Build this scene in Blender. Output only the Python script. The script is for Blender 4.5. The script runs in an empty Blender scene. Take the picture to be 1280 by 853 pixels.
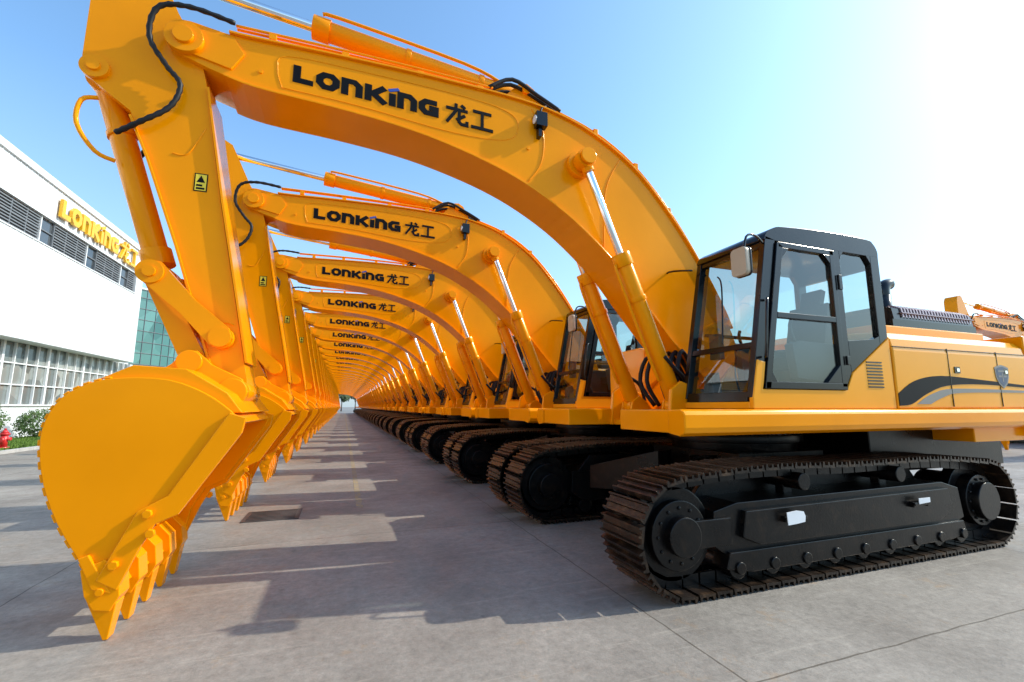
import bpy, bmesh, math, random, bisect
from mathutils import Vector, noise
random.seed(7)
sc=bpy.context.scene
rad=math.radians
# ------------------------------------------------------------------ materials
def newmat(n):
    m=bpy.data.materials.new(n); m.use_nodes=True
    nt=m.node_tree; return m,nt,nt.nodes['Principled BSDF']
def N(nt,t,**kw):
    n=nt.nodes.new(t)
    for k,v in kw.items(): setattr(n,k,v)
    return n
def paint(n,c,rough=.35,coat=.0,metal=0,var=.08,dirt=0.0,bump=0.0,scale=3.0,spec=.5,tint=None,dirtc=(.20,.11,.055)):
    m,nt,b=newmat(n)
    tc=N(nt,'ShaderNodeTexCoord'); no=N(nt,'ShaderNodeTexNoise'); no.inputs['Scale'].default_value=scale; no.inputs['Detail'].default_value=3
    nt.links.new(tc.outputs['Object'],no.inputs['Vector'])
    r=N(nt,'ShaderNodeValToRGB'); r.color_ramp.elements[0].position=.3; r.color_ramp.elements[1].position=.7
    r.color_ramp.elements[0].color=(*[x*(1-var) for x in c],1); r.color_ramp.elements[1].color=(*[min(1,x*(1+var)) for x in c],1)
    nt.links.new(no.outputs['Fac'],r.inputs[0])
    out=r.outputs[0]
    if dirt>0:
        n2=N(nt,'ShaderNodeTexNoise'); n2.inputs['Scale'].default_value=9; n2.inputs['Detail'].default_value=5
        nt.links.new(tc.outputs['Object'],n2.inputs['Vector'])
        r2=N(nt,'ShaderNodeValToRGB'); r2.color_ramp.elements[0].position=.52; r2.color_ramp.elements[1].position=.75
        nt.links.new(n2.outputs['Fac'],r2.inputs[0])
        mu=N(nt,'ShaderNodeMath',operation='MULTIPLY'); mu.inputs[1].default_value=dirt; nt.links.new(r2.outputs[0],mu.inputs[0])
        mx=N(nt,'ShaderNodeMixRGB'); mx.inputs[2].default_value=(*dirtc,1)
        nt.links.new(mu.outputs[0],mx.inputs[0]); nt.links.new(out,mx.inputs[1]); out=mx.outputs[0]
    nt.links.new(out,b.inputs['Base Color'])
    mr=N(nt,'ShaderNodeMapRange'); mr.inputs['To Min'].default_value=max(.02,rough-.08); mr.inputs['To Max'].default_value=rough+.12
    nt.links.new(no.outputs['Fac'],mr.inputs['Value']); nt.links.new(mr.outputs[0],b.inputs['Roughness'])
    b.inputs['Metallic'].default_value=metal; b.inputs['Coat Weight'].default_value=coat; b.inputs['Coat Roughness'].default_value=.08
    b.inputs['Specular IOR Level'].default_value=spec
    if tint: b.inputs['Specular Tint'].default_value=(*tint,1)
    if bump>0:
        n3=N(nt,'ShaderNodeTexNoise'); n3.inputs['Scale'].default_value=40; n3.inputs['Detail'].default_value=2
        nt.links.new(tc.outputs['Object'],n3.inputs['Vector'])
        bp=N(nt,'ShaderNodeBump'); bp.inputs['Strength'].default_value=bump; bp.inputs['Distance'].default_value=.01
        nt.links.new(n3.outputs['Fac'],bp.inputs['Height']); nt.links.new(bp.outputs[0],b.inputs['Normal'])
    return m
ORANGE=paint('orange_paint',(.97,.305,.0008),.15,0,var=.05,scale=1.5,spec=.6,tint=(1,.64,.15))
GOLD=paint('yellow_orange_panel_paint',(.94,.355,.010),.13,0,var=.03,scale=1.5,spec=.5,tint=(1,.8,.45))
BLACK=paint('black_paint',(.004,.004,.005),.16,0,var=.3,spec=.45)
MATTE=paint('black_decal',(.005,.005,.006),.5,0,var=.2,spec=.12)
DARK=paint('undercarriage_black',(.0035,.003,.003),.28,0,var=.35,dirt=.07,bump=.10,spec=.26)
SHOE=paint('track_shoe_steel',(.016,.0095,.006),.33,.0,metal=.35,var=.5,dirt=.35,bump=.3,scale=8,spec=.45)
RUBBER=paint('hose_rubber',(.010,.010,.012),.5,0,var=.2,spec=.3)
CHROME=paint('chrome_rod',(.85,.86,.88),.12,0,metal=1,var=.03)
WHITE=paint('white_label',(.8,.8,.8),.5,0,var=.05)
BLUE=paint('blue_accent',(.03,.07,.35),.4,0,var=.05)
NAVY=paint('emblem_navy',(.03,.05,.11),.4,0,var=.05)
GREY=paint('grey_stripe',(.22,.20,.17),.4,.0,var=.05)
SEAT=paint('seat_fabric',(.02,.02,.022),.8,0,var=.2)
INTER=paint('cab_interior_plastic',(.07,.07,.07),.6,0,var=.2)
GRILL=paint('grille_metal',(.30,.24,.27),.4,0,metal=.5,var=.1)
MIRB=paint('mirror_back',(.42,.34,.24),.35,0,var=.05)
YEL=paint('yellow_label',(.85,.62,.03),.5,0,var=.03)
def glassmat(n,tint=(.66,.74,.72)):
    m=bpy.data.materials.new(n); m.use_nodes=True; nt=m.node_tree; nt.nodes.clear()
    o=N(nt,'ShaderNodeOutputMaterial'); mx=N(nt,'ShaderNodeMixShader'); t=N(nt,'ShaderNodeBsdfTransparent'); g=N(nt,'ShaderNodeBsdfGlossy')
    t.inputs[0].default_value=(*tint,1); g.inputs['Roughness'].default_value=.01; g.inputs[0].default_value=(.95,1,1,1)
    lw=N(nt,'ShaderNodeLayerWeight'); lw.inputs[0].default_value=.5
    pw=N(nt,'ShaderNodeMath',operation='POWER'); pw.inputs[1].default_value=5; nt.links.new(lw.outputs['Facing'],pw.inputs[0])
    ma=N(nt,'ShaderNodeMath',operation='MULTIPLY_ADD'); ma.inputs[1].default_value=.90; ma.inputs[2].default_value=.10; nt.links.new(pw.outputs[0],ma.inputs[0])
    nt.links.new(ma.outputs[0],mx.inputs[0])
    nt.links.new(t.outputs[0],mx.inputs[1]); nt.links.new(g.outputs[0],mx.inputs[2]); nt.links.new(mx.outputs[0],o.inputs[0])
    return m
GLASS=glassmat('cab_glass')
# ------------------------------------------------------------------ mesh builder
def catmull(pts,n=4,closed=False):
    out=[]; L=len(pts)
    rng=range(L if closed else L-1)
    for i in rng:
        if closed: p0,p1,p2,p3=[pts[(i+k)%L] for k in(-1,0,1,2)]
        else: p0=pts[max(i-1,0)];p1=pts[i];p2=pts[i+1];p3=pts[min(i+2,L-1)]
        for s in range(n):
            t=s/n
            out.append(tuple(.5*((2*b)+(-a+c)*t+(2*a-5*b+4*c-d)*t*t+(-a+3*b-3*c+d)*t**3) for a,b,c,d in zip(p0,p1,p2,p3)))
    if not closed: out.append(tuple(pts[-1]))
    return out
class MB:
    def __init__(s): s.v=[];s.f=[];s.m=[];s.sm=[];s.mats=[]
    def mi(s,mat):
        if mat not in s.mats: s.mats.append(mat)
        return s.mats.index(mat)
    def add(s,vs,fs,mat,smooth=False):
        b=len(s.v); s.v+= [tuple(p) for p in vs]; k=s.mi(mat)
        for i,f in enumerate(fs):
            s.f.append([b+j for j in f]); s.m.append(k); s.sm.append(smooth if isinstance(smooth,bool) else smooth[i])
    def box(s,x0,x1,y0,y1,z0,z1,mat):
        vs=[(x,y,z) for x in(x0,x1) for y in(y0,y1) for z in(z0,z1)]
        s.add(vs,[(0,1,3,2),(4,6,7,5),(0,4,5,1),(2,3,7,6),(0,2,6,4),(1,5,7,3)],mat)
    def prism(s,pr,y0,y1,mat,smooth=False):   # profile (x,z)
        n=len(pr); vs=[(x,y0,z) for x,z in pr]+[(x,y1,z) for x,z in pr]
        fs=[tuple(range(n)),tuple(range(2*n-1,n-1,-1))]+[(i,(i+1)%n,n+(i+1)%n,n+i) for i in range(n)]
        s.add(vs,fs,mat,[False,False]+[smooth]*n)
    def prismx(s,pr,x0,x1,mat,smooth=False):  # profile (y,z)
        n=len(pr); vs=[(x0,y,z) for y,z in pr]+[(x1,y,z) for y,z in pr]
        fs=[tuple(range(n)),tuple(range(2*n-1,n-1,-1))]+[(i,(i+1)%n,n+(i+1)%n,n+i) for i in range(n)]
        s.add(vs,fs,mat,[False,False]+[smooth]*n)
    def pane(s,pr,y,mat): s.add([(x,y,z) for x,z in pr],[tuple(range(len(pr)))],mat)
    def band(s,cv,th,y0,y1,mat):
        off=[]
        for i,p in enumerate(cv):
            a=cv[max(i-1,0)]; b=cv[min(i+1,len(cv)-1)]
            dx,dz=b[0]-a[0],b[1]-a[1]; l=math.hypot(dx,dz) or 1
            off.append((p[0]-dz/l*th,p[1]+dx/l*th))
        n=len(cv)
        for i in range(n-1):
            q=[cv[i],cv[i+1],off[i+1],off[i]]
            vs=[(x,y0,z) for x,z in q]+[(x,y1,z) for x,z in q]
            fs=[(0,1,2,3),(7,6,5,4),(0,4,5,1),(3,2,6,7)]
            if i==0: fs.append((0,3,7,4))
            if i==n-2: fs.append((1,5,6,2))
            s.add(vs,fs,mat)
    def cyl(s,p0,p1,r,mat,seg=20,r1=None,cap=True):
        p0=Vector(p0);p1=Vector(p1);r1=r if r1 is None else r1
        d=(p1-p0).normalized(); a=d.orthogonal().normalized(); b=d.cross(a)
        vs=[]
        for P,R in((p0,r),(p1,r1)):
            for i in range(seg):
                t=2*math.pi*i/seg; vs.append(P+a*math.cos(t)*R+b*math.sin(t)*R)
        fs=[(i,(i+1)%seg,seg+(i+1)%seg,seg+i) for i in range(seg)]; sm=[True]*seg
        if cap: fs+=[tuple(range(seg)),tuple(range(2*seg-1,seg-1,-1))]; sm+=[False,False]
        s.add(vs,fs,mat,sm)
    def tube(s,pts,r,mat,seg=8,sub=4,ribs=False):
        P=[Vector(p) for p in catmull(pts,sub)]
        rings=[]; up=None
        for i,p in enumerate(P):
            d=(P[min(i+1,len(P)-1)]-P[max(i-1,0)]).normalized()
            a=d.orthogonal().normalized() if up is None else (up-d*up.dot(d)).normalized()
            up=a; b=d.cross(a); rr=r*(1.0 if not ribs or i%2 else .78)
            rings.append([p+a*math.cos(2*math.pi*k/seg)*rr+b*math.sin(2*math.pi*k/seg)*rr for k in range(seg)])
        vs=[q for R in rings for q in R]; fs=[]
        for i in range(len(P)-1):
            for k in range(seg):
                fs.append((i*seg+k,i*seg+(k+1)%seg,(i+1)*seg+(k+1)%seg,(i+1)*seg+k))
        fs.append(tuple(range(seg))); fs.append(tuple(range((len(P)-1)*seg,len(P)*seg)))
        s.add(vs,fs,mat,[True]*(len(fs)-2)+[False]*2)
    def stroke(s,pts,w,f,d0,d1,mat,closed=False):
        n=len(pts); L=[];R=[]
        for i,p in enumerate(pts):
            if closed: a=pts[i-1]; b=pts[(i+1)%n]
            else: a=pts[i-1] if i>0 else None; b=pts[i+1] if i<n-1 else None
            ns=[]
            if a is not None: v=Vector((p[0]-a[0],p[1]-a[1])).normalized(); ns.append(Vector((-v.y,v.x)))
            if b is not None: v=Vector((b[0]-p[0],b[1]-p[1])).normalized(); ns.append(Vector((-v.y,v.x)))
            if len(ns)==2:
                m=(ns[0]+ns[1]); m.normalize(); k=min(1/max(m.dot(ns[0]),.3),2.2); m=m*k
            else: m=ns[0]
            L.append((p[0]+m.x*w/2,p[1]+m.y*w/2)); R.append((p[0]-m.x*w/2,p[1]-m.y*w/2))
        for i in range(n if closed else n-1):
            j=(i+1)%n
            q=[L[i],L[j],R[j],R[i]]
            vs=[f(u,v,d0) for u,v in q]+[f(u,v,d1) for u,v in q]
            s.add(vs,[(0,1,2,3),(7,6,5,4),(0,4,5,1),(1,5,6,2),(2,6,7,3),(3,7,4,0)],mat)
    def mesh(s,name,bevel=0,seg=2,angle=35):
        me=bpy.data.meshes.new(name); me.from_pydata(s.v,[],s.f)
        for m in s.mats: me.materials.append(m)
        for i,p in enumerate(me.polygons): p.material_index=s.m[i]; p.use_smooth=s.sm[i]
        bm=bmesh.new(); bm.from_mesh(me); bmesh.ops.recalc_face_normals(bm,faces=bm.faces); bm.to_mesh(me); bm.free()
        if bevel>0:
            ob=bpy.data.objects.new('tmp',me); sc.collection.objects.link(ob)
            md=ob.modifiers.new('b','BEVEL'); md.width=bevel; md.segments=seg; md.limit_method='ANGLE'; md.angle_limit=rad(angle)
            dg=bpy.context.evaluated_depsgraph_get()
            me2=bpy.data.meshes.new_from_object(ob.evaluated_get(dg)); bpy.data.objects.remove(ob); bpy.data.meshes.remove(me)
            me2.name=name; me=me2
        return me
LET={'L':([[(.16,1),(.16,.14),(.80,.14)]],.90),
'O':([('c',[(.15,.36),(.15,.66),(.33,.86),(.62,.86),(.80,.66),(.80,.36),(.62,.14),(.33,.14)])],1.01),
'n':([[(.15,0),(.15,.86),(.55,.86),(.74,.66),(.74,0)]],.96),
'K':([[(.16,0),(.16,1)],[(.86,1.0),(.37,.5),(.90,0)]],1.05),
'i':([[(.15,0),(.15,.78)]],.36),
'G':([[(.84,.86),(.33,.86),(.15,.66),(.15,.36),(.33,.14),(.78,.14),(.78,.48),(.48,.48)]],1.0)}
def logo(mb,f,wd,ht,mat,acc,t,cj=True,bold=.30,cb=.19):
    u=0; tot=6.12; k=wd/tot; d=t
    def g(a,b,dd): return f(a*k,b*ht,dd)
    for ch in 'LOnKinG':
        st,ad=LET[ch]
        for q in st:
            d+=.0004; cl=False
            if q[0]=='c': cl=True; q=q[1]
            mb.stroke([(u+a,b) for a,b in q],bold,g,-.004,d,mat,cl)
        if ch=='i':
            d+=.0004; mb.stroke([(u-.02,.92),(u+.42,1.14)],.17,g,-.004,d,acc)
        u+=ad
    if cj:
        c=1.40/k*ht
        lo=[[(.02,.72),(.98,.72)],[(.46,1),(.43,.62),(.06,.03)],[(.60,.66),(.60,.14),(.70,.05),(.95,.05),(.95,.24)],[(.86,.5),(.48,.22)],[(.68,.97),(.86,.84)]]
        go=[[(.08,.86),(.92,.86)],[(.5,.8),(.5,.14)],[(.0,.08),(1,.08)]]
        for ci,S in enumerate((lo,go)):
            for q in S:
                d+=.0004
                mb.stroke([((u+.25+ci*c*1.14+a*c)*k,(b*1.36-.14)*ht) for a,b in q],cb*ht,lambda a,b,dd:f(a,b,dd),-.004,d,mat)
PARTS=[]
# ------------------------------------------------------------------ boom
mb=MB()
top=[(-1.76,5.12),(-1.74,5.26),(-1.63,5.35),(-1.4,5.33),(-1.15,5.31),(-.42,5.34),(.41,5.365),(.95,5.37),(1.73,5.36),(2.27,5.30),(2.83,5.13),(3.43,4.78),(3.91,4.30),(4.40,3.66),(4.85,2.9),(5.12,2.2)]
bot=[(5.12,1.9),(4.95,1.76),(4.7,1.82),(4.05,2.38),(3.46,3.05),(3.12,3.44),(2.57,3.91),(2.04,4.23),(1.54,4.44),(.97,4.60),(.43,4.70),(-.23,4.76),(-.97,4.80),(-1.32,4.88),(-1.56,4.96),(-1.70,5.02)]
T=catmull(top,4); B=catmull(bot,4)
mb.prism(T+B,-.28,.28,ORANGE,True)
tf=[p for p in T if -1.3<p[0]<4.95]; mb.band(tf,.022,-.315,.315,ORANGE)
bf=[p for p in B if -1.25<p[0]<4.6]; mb.band(bf,.022,-.315,.315,ORANGE)
for y in(-1,1):
    mb.cyl((-1.6,y*.27,5.14),(-1.6,y*.345,5.14),.16,ORANGE,28)
    mb.cyl((-1.6,y*.34,5.14),(-1.6,y*.375,5.14),.085,ORANGE,20)
    mb.prism([(-1.62,5.02),(-1.20,4.93),(-1.1,5.12),(-1.2,5.27),(-1.6,5.28)],min(y*.27,y*.30),max(y*.27,y*.30),ORANGE)
    mb.cyl((2.63,y*.27,4.65),(2.63,y*.36,4.65),.17,ORANGE,28)
    mb.cyl((2.63,y*.35,4.65),(2.63,y*.56,4.65),.075,ORANGE,20)
    mb.cyl((2.63,y*.53,4.65),(2.63,y*.57,4.65),.10,ORANGE,20)
    mb.tube([(x,y*.283,z) for x,z in [(2.0,5.29),(2.15,5.0),(2.12,4.6),(1.95,4.33)]],.009,ORANGE,6)
    mb.tube([(3.25,y*.283,4.86),(3.02,y*.283,4.4),(2.97,y*.283,3.62)],.009,ORANGE,6)
    mb.tube([(x,y*.281,z) for x,z in [(-.75,4.86),(-.80,5.05),(-.72,5.22),(0,5.25),(1.2,5.24),(1.72,5.16),(1.82,4.98),(1.65,4.80),(1.0,4.76),(0,4.84),(-.75,4.86)]],.006,ORANGE,5)
    for x,z in((-.95,4.98),(1.95,4.75)): mb.cyl((x,y*.28,z),(x,y*.292,z),.02,ORANGE,8)
for y in(-.16,.16): mb.prism([(1.6,5.36),(2.25,5.30),(2.08,5.64),(1.98,5.70),(1.86,5.66)],y-.02,y+.02,ORANGE)
mb.cyl((1.96,-.22,5.6),(1.96,.22,5.6),.06,ORANGE,16)
for x in(-.9,-.2,.6,1.3):
    mb.box(x,x+.07,-.3,.3,5.36,5.42,ORANGE)
for y in(-.27,-.22,.22,.27):
    mb.tube([(-1.2,y,5.43),(-.4,y,5.45),(.5,y,5.46),(1.5,y,5.45)],.016,ORANGE,6)
for y in(-.25,-.19,.2):
    mb.tube([(2.35,y,5.36),(2.9,y,5.19),(3.45,y,4.87),(3.95,y,4.38),(4.4,y,3.78),(4.85,y,3.05)],.018,ORANGE,6)
for x,z in((2.9,5.16),(3.5,4.80),(4.0,4.25)):
    mb.box(x-.03,x+.03,-.29,.29,z-.02,z+.06,ORANGE)
boom=mb.mesh('boom',.009); PARTS.append(('boom',boom))
mb=MB()
for y in(-.27,-.2,-.1,.1,.2,.27):
    mb.tube([(1.45,y,5.45),(1.75,y,5.55+abs(y)*.3),(2.1,y*.9,5.52),(2.4,y,5.36)],.024,RUBBER,8)
mb.tube([(-1.2,-.30,5.43),(-1.56,-.38,5.42),(-1.80,-.40,5.32),(-1.86,-.34,5.05),(-1.72,-.30,4.82),(-1.60,-.29,4.66),(-1.66,-.29,4.42),(-1.86,-.30,4.22),(-2.06,-.24,4.10)],.026,RUBBER,10,7,True)
mb.tube([(-1.2,.30,5.43),(-1.56,.38,5.42),(-1.80,.40,5.32),(-1.86,.34,5.05),(-1.72,.30,4.82),(-2.06,.24,4.10)],.026,RUBBER,8,6,True)
for y in(-.3,-.2,-.1,.1,.2):
    mb.tube([(4.3,y,2.0),(4.0,y*1.3,2.35),(3.85,y*1.5,2.0),(4.0,y,1.66)],.028,RUBBER,8)
for y in(-.55,-.48,.5):
    mb.tube([(3.60,y,2.25),(3.75,y,2.1),(3.95,y*.9,1.95),(4.0,y*.8,1.66)],.024,RUBBER,8)
mb.box(2.02,2.16,-.40,-.30,5.02,5.20,BLACK); mb.box(2.06,2.10,-.36,-.28,4.9,5.04,BLACK)
mb.cyl((2.02,-.35,5.11),(2.005,-.35,5.11),.05,WHITE,16)
mb.tube([(2.1,-.33,5.2),(2.12,-.31,5.3),(2.2,-.27,5.38)],.012,RUBBER,6)
PARTS.append(('hoses_and_lamp',mb.mesh('hoses_and_lamp')))
mb=MB()
ang=-.012
def fb(u,v,d): return (-.66+u, -.2815-d, 4.955+v+ang*u*3)
logo(mb,fb,1.50,.19,MATTE,BLUE,.003)
PARTS.append(('boom_lettering',mb.mesh('boom_lettering')))
# ------------------------------------------------------------------ hydraulic cylinders
mb=MB()
for y in(-.44,.44):
    a=Vector((2.63,y,4.65)); b=Vector((3.84,y,1.66)); d=(b-a).normalized()
    mb.cyl(a,a+d*1.35,.05,CHROME,20)
    mb.cyl(a-d*.05,a+d*.16,.075,ORANGE,20)
    mb.cyl((a.x,y-.075,a.z),(a.x,y+.075,a.z),.12,ORANGE,24)
    mb.cyl(a+d*1.28,b-d*.1,.105,ORANGE,28); mb.cyl(a+d*1.24,a+d*1.40,.122,ORANGE,28); mb.cyl(a+d*1.8,a+d*1.86,.118,ORANGE,28)
    mb.cyl((b.x,y-.08,b.z),(b.x,y+.08,b.z),.13,ORANGE,24)
    off=Vector((-.13,-.02,-.05))
    mb.tube([a+d*1.35+off*.9,a+d*1.5+off*1.1,a+d*2.4+off*1.1,a+d*2.85+off*1.0],.02,ORANGE,8)
a=Vector((-2.1,0,6.03)); b=Vector((1.96,0,5.6)); d=(b-a).normalized()
mb.cyl(a,a+d*1.7,.055,CHROME,20); mb.cyl(a+d*1.62,b-d*.1,.11,ORANGE,28); mb.cyl(a+d*1.58,a+d*1.76,.128,ORANGE,28)
mb.cyl(a+d*2.6,a+d*2.66,.122,ORANGE,28);mb.cyl(a+d*3.5,a+d*3.56,.122,ORANGE,28)
mb.cyl((b.x,-.1,b.z),(b.x,.1,b.z),.13,ORANGE,24); mb.cyl((a.x,-.1,a.z),(a.x,.1,a.z),.11,ORANGE,24)
mb.tube([a+d*1.7+Vector((0,-.1,.1)),a+d*1.85+Vector((0,-.12,.12)),a+d*3.3+Vector((0,-.12,.12)),a+d*3.8+Vector((0,-.1,.05))],.02,ORANGE,8)
a=Vector((-2.27,0,4.70)); b=Vector((-1.65,0,2.82)); d=(b-a).normalized()
mb.cyl(a+d*.02,b-d*.16,.105,ORANGE,28); mb.cyl(b-d*.3,b-d*.14,.13,ORANGE,28); mb.cyl(b-d*.2,b,.055,CHROME,20)
mb.cyl((b.x,-.1,b.z),(b.x,.1,b.z),.12,ORANGE,24); mb.cyl((a.x,-.1,a.z),(a.x,.1,a.z),.13,ORANGE,24)
mb.cyl(a+d*.5,a+d*.55,.118,ORANGE,28)
mb.tube([(-2.25,-.16,4.45),(-2.35,-.2,4.38),(-2.36,-.2,4.15),(-2.22,-.17,3.93),(-2.08,-.13,3.88)],.020,ORANGE,8)
PARTS.append(('hydraulic_cylinders',mb.mesh('hydraulic_cylinders',.005)))
# ------------------------------------------------------------------ arm
mb=MB()
ap=[(-2.38,5.45),(-2.36,5.95),(-2.27,6.12),(-2.12,6.17),(-2.0,6.1),(-1.86,5.8),(-1.70,5.45),(-1.50,5.1),(-1.42,4.8),(-1.20,3.58),(-1.0,2.6),(-.86,1.9),(-.84,1.75),(-.92,1.66),(-1.03,1.70),(-1.10,1.85),(-1.27,2.4),(-1.50,3.1),(-1.79,3.9),(-1.98,4.35),(-2.18,4.50),(-2.33,4.62),(-2.38,4.8)]
mb.prism(ap,-.22,.22,ORANGE)
rt=[(-1.40,4.72),(-1.19,3.58),(-.99,2.6),(-.88,2.05)]; mb.band(rt[::-1],-.02,-.25,.25,ORANGE)
lf=[(-1.14,2.0),(-1.27,2.4),(-1.50,3.1),(-1.79,3.9),(-1.96,4.30)]; mb.band(lf,.02,-.25,.25,ORANGE)
mb.cyl((-.945,-.27,1.78),(-.945,.27,1.78),.12,ORANGE,24)
mb.cyl((-1.08,-.30,2.27),(-1.08,.30,2.27),.10,ORANGE,24)
for y in(-.23,.23):
    mb.cyl((-2.27,y-.03,4.70),(-2.27,y+.03,4.70),.11,ORANGE,24); mb.cyl((-2.27,y-.05,4.70),(-2.27,y+.05,4.70),.05,ORANGE,16)
    mb.tube([(-1.62,y*.96,4.0),(-1.5,y*.96,4.02),(-1.38,y*.96,4.3)],.007,ORANGE,5)
    mb.tube([(-1.16,y*.96,2.35),(-1.08,y*.96,2.42),(-1.0,y*.96,2.4)],.007,ORANGE,5)
for y in(-.30,.30):
    mb.prism([(-1.74,2.86),(-1.68,2.93),(-1.58,2.92),(-1.30,2.60),(-1.02,2.36),(-.98,2.26),(-1.06,2.18),(-1.16,2.20),(-1.40,2.47),(-1.70,2.73)],y-.03,y+.03,ORANGE)
    mb.cyl((-1.65,y-.05,2.82),(-1.65,y+.05,2.82),.105,ORANGE,24); mb.cyl((-1.65,y-.07,2.82),(-1.65,y+.07,2.82),.05,ORANGE,12)
    mb.cyl((-1.08,y-.045,2.27),(-1.08,y+.045,2.27),.09,ORANGE,24)
for y in(-.19,.19):
    mb.prism([(-1.73,2.78),(-1.58,2.84),(-1.20,2.10),(-1.22,1.98),(-1.33,1.98),(-1.40,2.08)],y-.05,y+.05,ORANGE)
mb.cyl((-1.29,-.34,2.04),(-1.29,.34,2.04),.075,ORANGE,20)
mb.box(-1.50,-1.38,-.15,.15,2.3,2.42,ORANGE)
mb.box(-1.43,-1.32,-.2225,-.2205,3.66,3.84,MATTE); mb.box(-1.42,-1.33,-.224,-.2225,3.67,3.83,YEL)
mb.prism([(-1.41,3.75),(-1.34,3.75),(-1.375,3.82)],-.2252,-.224,MATTE); mb.box(-1.41,-1.34,-.2252,-.224,3.68,3.70,MATTE); mb.box(-1.41,-1.36,-.2252,-.224,3.71,3.73,MATTE)
PARTS.append(('arm',mb.mesh('arm',.008)))
# ------------------------------------------------------------------ bucket
mb=MB()
shell=catmull([(-1.60,.36),(-1.72,.56),(-1.87,.82),(-1.98,1.10),(-2.03,1.36),(-2.02,1.55),(-1.94,1.72),(-1.78,1.83),(-1.58,1.87),(-1.30,1.86),(-1.05,1.76),(-.86,1.62),(-.78,1.52)],3)
mb.band(shell,-.035,-.72,.72,ORANGE)
side=shell+[(-.80,1.45),(-1.16,.88),(-1.33,.80),(-1.44,.60),(-1.47,.40)]
for y in(-1,1):
    mb.prism(side,min(y*.72,y*.755),max(y*.72,y*.755),ORANGE,True)
    mb.prism([(-.74,1.56),(-.86,1.60),(-1.22,.98),(-1.40,.88),(-1.60,.42),(-1.47,.34),(-1.36,.62),(-1.28,.78),(-1.14,.84),(-.76,1.44)],min(y*.745,y*.785),max(y*.745,y*.785),ORANGE)
    for x,z in((-1.33,.86),(-1.30,.70+.02),(-1.50,.52)):
        mb.cyl((x,y*.78,z),(x,y*.815,z),.035,ORANGE,6)
    for i in range(2,len(shell)-14,1):
        x,z=shell[i]; x2,z2=shell[i+1]; dx,dz=x2-x,z2-z; l=math.hypot(dx,dz); nx,nz=-dz/l,dx/l
        a=(x+dx*.15,z+dz*.15); b=(x+dx*.8,z+dz*.8)
        mb.prism([a,b,(b[0]+nx*.016,b[1]+nz*.016),(a[0]+nx*.016,a[1]+nz*.016)],min(y*.70,y*.75),max(y*.70,y*.75),ORANGE)
for y in(-.30,.30):
    mb.prism([(-1.62,1.86),(-1.42,2.02),(-1.34,2.13),(-1.24,2.14),(-1.12,2.02),(-.88,1.90),(-.82,1.78),(-.86,1.66),(-1.0,1.62),(-1.3,1.80)],y-.035,y+.035,ORANGE)
    mb.cyl((-1.29,y-.06,2.04),(-1.29,y+.06,2.04),.10,ORANGE,24); mb.cyl((-.945,y-.06,1.78),(-.945,y+.06,1.78),.12,ORANGE,24)
mb.prism([(-1.75,1.86),(-1.55,1.97),(-1.2,1.95),(-.9,1.76),(-.78,1.60),(-.86,1.60),(-1.1,1.76),(-1.4,1.86)],-.72,.72,ORANGE)
mb.prism([(-1.62,.36),(-1.72,.58),(-1.66,.60),(-1.50,.32)],-.78,.78,ORANGE)
for i in range(5):
    y=-.69+i*.345
    mb.prism([(-1.70,.50),(-1.66,.32),(-1.60,.22),(-1.50,.20),(-1.45,.30),(-1.47,.46),(-1.56,.56)],y-.085,y+.085,ORANGE)
    mb.cyl((-1.57,y-.10,.34),(-1.57,y+.10,.34),.028,ORANGE,10)
    q0=[(-1.655,.27),(-1.47,.27)]; q1=[(-1.535,.0),(-1.505,.0)]
    vs=[(q0[0][0],y-.07,.30),(q0[1][0],y-.07,.25),(q0[1][0],y+.07,.25),(q0[0][0],y+.07,.30),(q1[0][0],y-.05,.0),(q1[1][0],y-.05,.0),(q1[1][0],y+.05,.0),(q1[0][0],y+.05,.0)]
    mb.add(vs,[(0,1,2,3),(4,7,6,5),(0,4,5,1),(1,5,6,2),(2,6,7,3),(3,7,4,0)],ORANGE)
PARTS.append(('bucket',mb.mesh('bucket',.006)))
# ------------------------------------------------------------------ upper structure
mb=MB()
prof=[(-1.45,1.40),(-1.60,1.38),(-1.665,1.41),(-1.68,1.46),(-1.68,1.575),(-1.66,1.61),(-1.62,1.625),(-1.45,1.62)]
mb.prismx(prof,2.88,9.3,ORANGE); mb.prismx([(-y,z) for y,z in prof],2.88,9.3,ORANGE)
mb.box(2.9,9.3,-1.45,-.62,1.402,1.62,ORANGE); mb.box(2.9,9.3,.62,1.45,1.402,1.62,ORANGE); mb.box(4.1,9.3,-.62,.62,1.41,1.615,ORANGE)
for y in(-.62,.62):
    mb.prism([(3.55,1.40),(3.60,1.85),(3.75,1.95),(4.2,1.80),(4.6,2.2),(4.95,2.35),(5.3,2.2),(5.6,1.62),(5.6,1.41)],y-.03,y+.03,ORANGE)
for y in(-.55,-.33,.33,.55):
    mb.prism([(3.65,1.40),(3.72,1.72),(3.84,1.80),(3.96,1.72),(4.2,1.41)],y-.02,y+.02,ORANGE)
mb.box(3.6,4.2,-.6,.6,1.40,1.47,ORANGE)
mb.cyl((4.98,-.66,2.0),(4.98,.66,2.0),.1,ORANGE,20)
mb.box(6.3,9.2,-1.05,1.05,.82,1.405,DARK); mb.box(7.6,9.3,-1.5,1.5,1.20,1.40,ORANGE)  # dark box added under the deck to close the bright gap above the tracks
PARTS.append(('deck_frame',mb.mesh('deck_frame',.012)))
mb=MB()
cs=[(-1.62,1.628),(-1.625,2.30),(-1.60,2.44),(-1.52,2.53),(-1.2,2.56),(1.2,2.56),(1.52,2.53),(1.60,2.44),(1.625,2.30),(1.62,1.628)]
mb.prismx(cs,5.965,8.75,GOLD)
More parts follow.
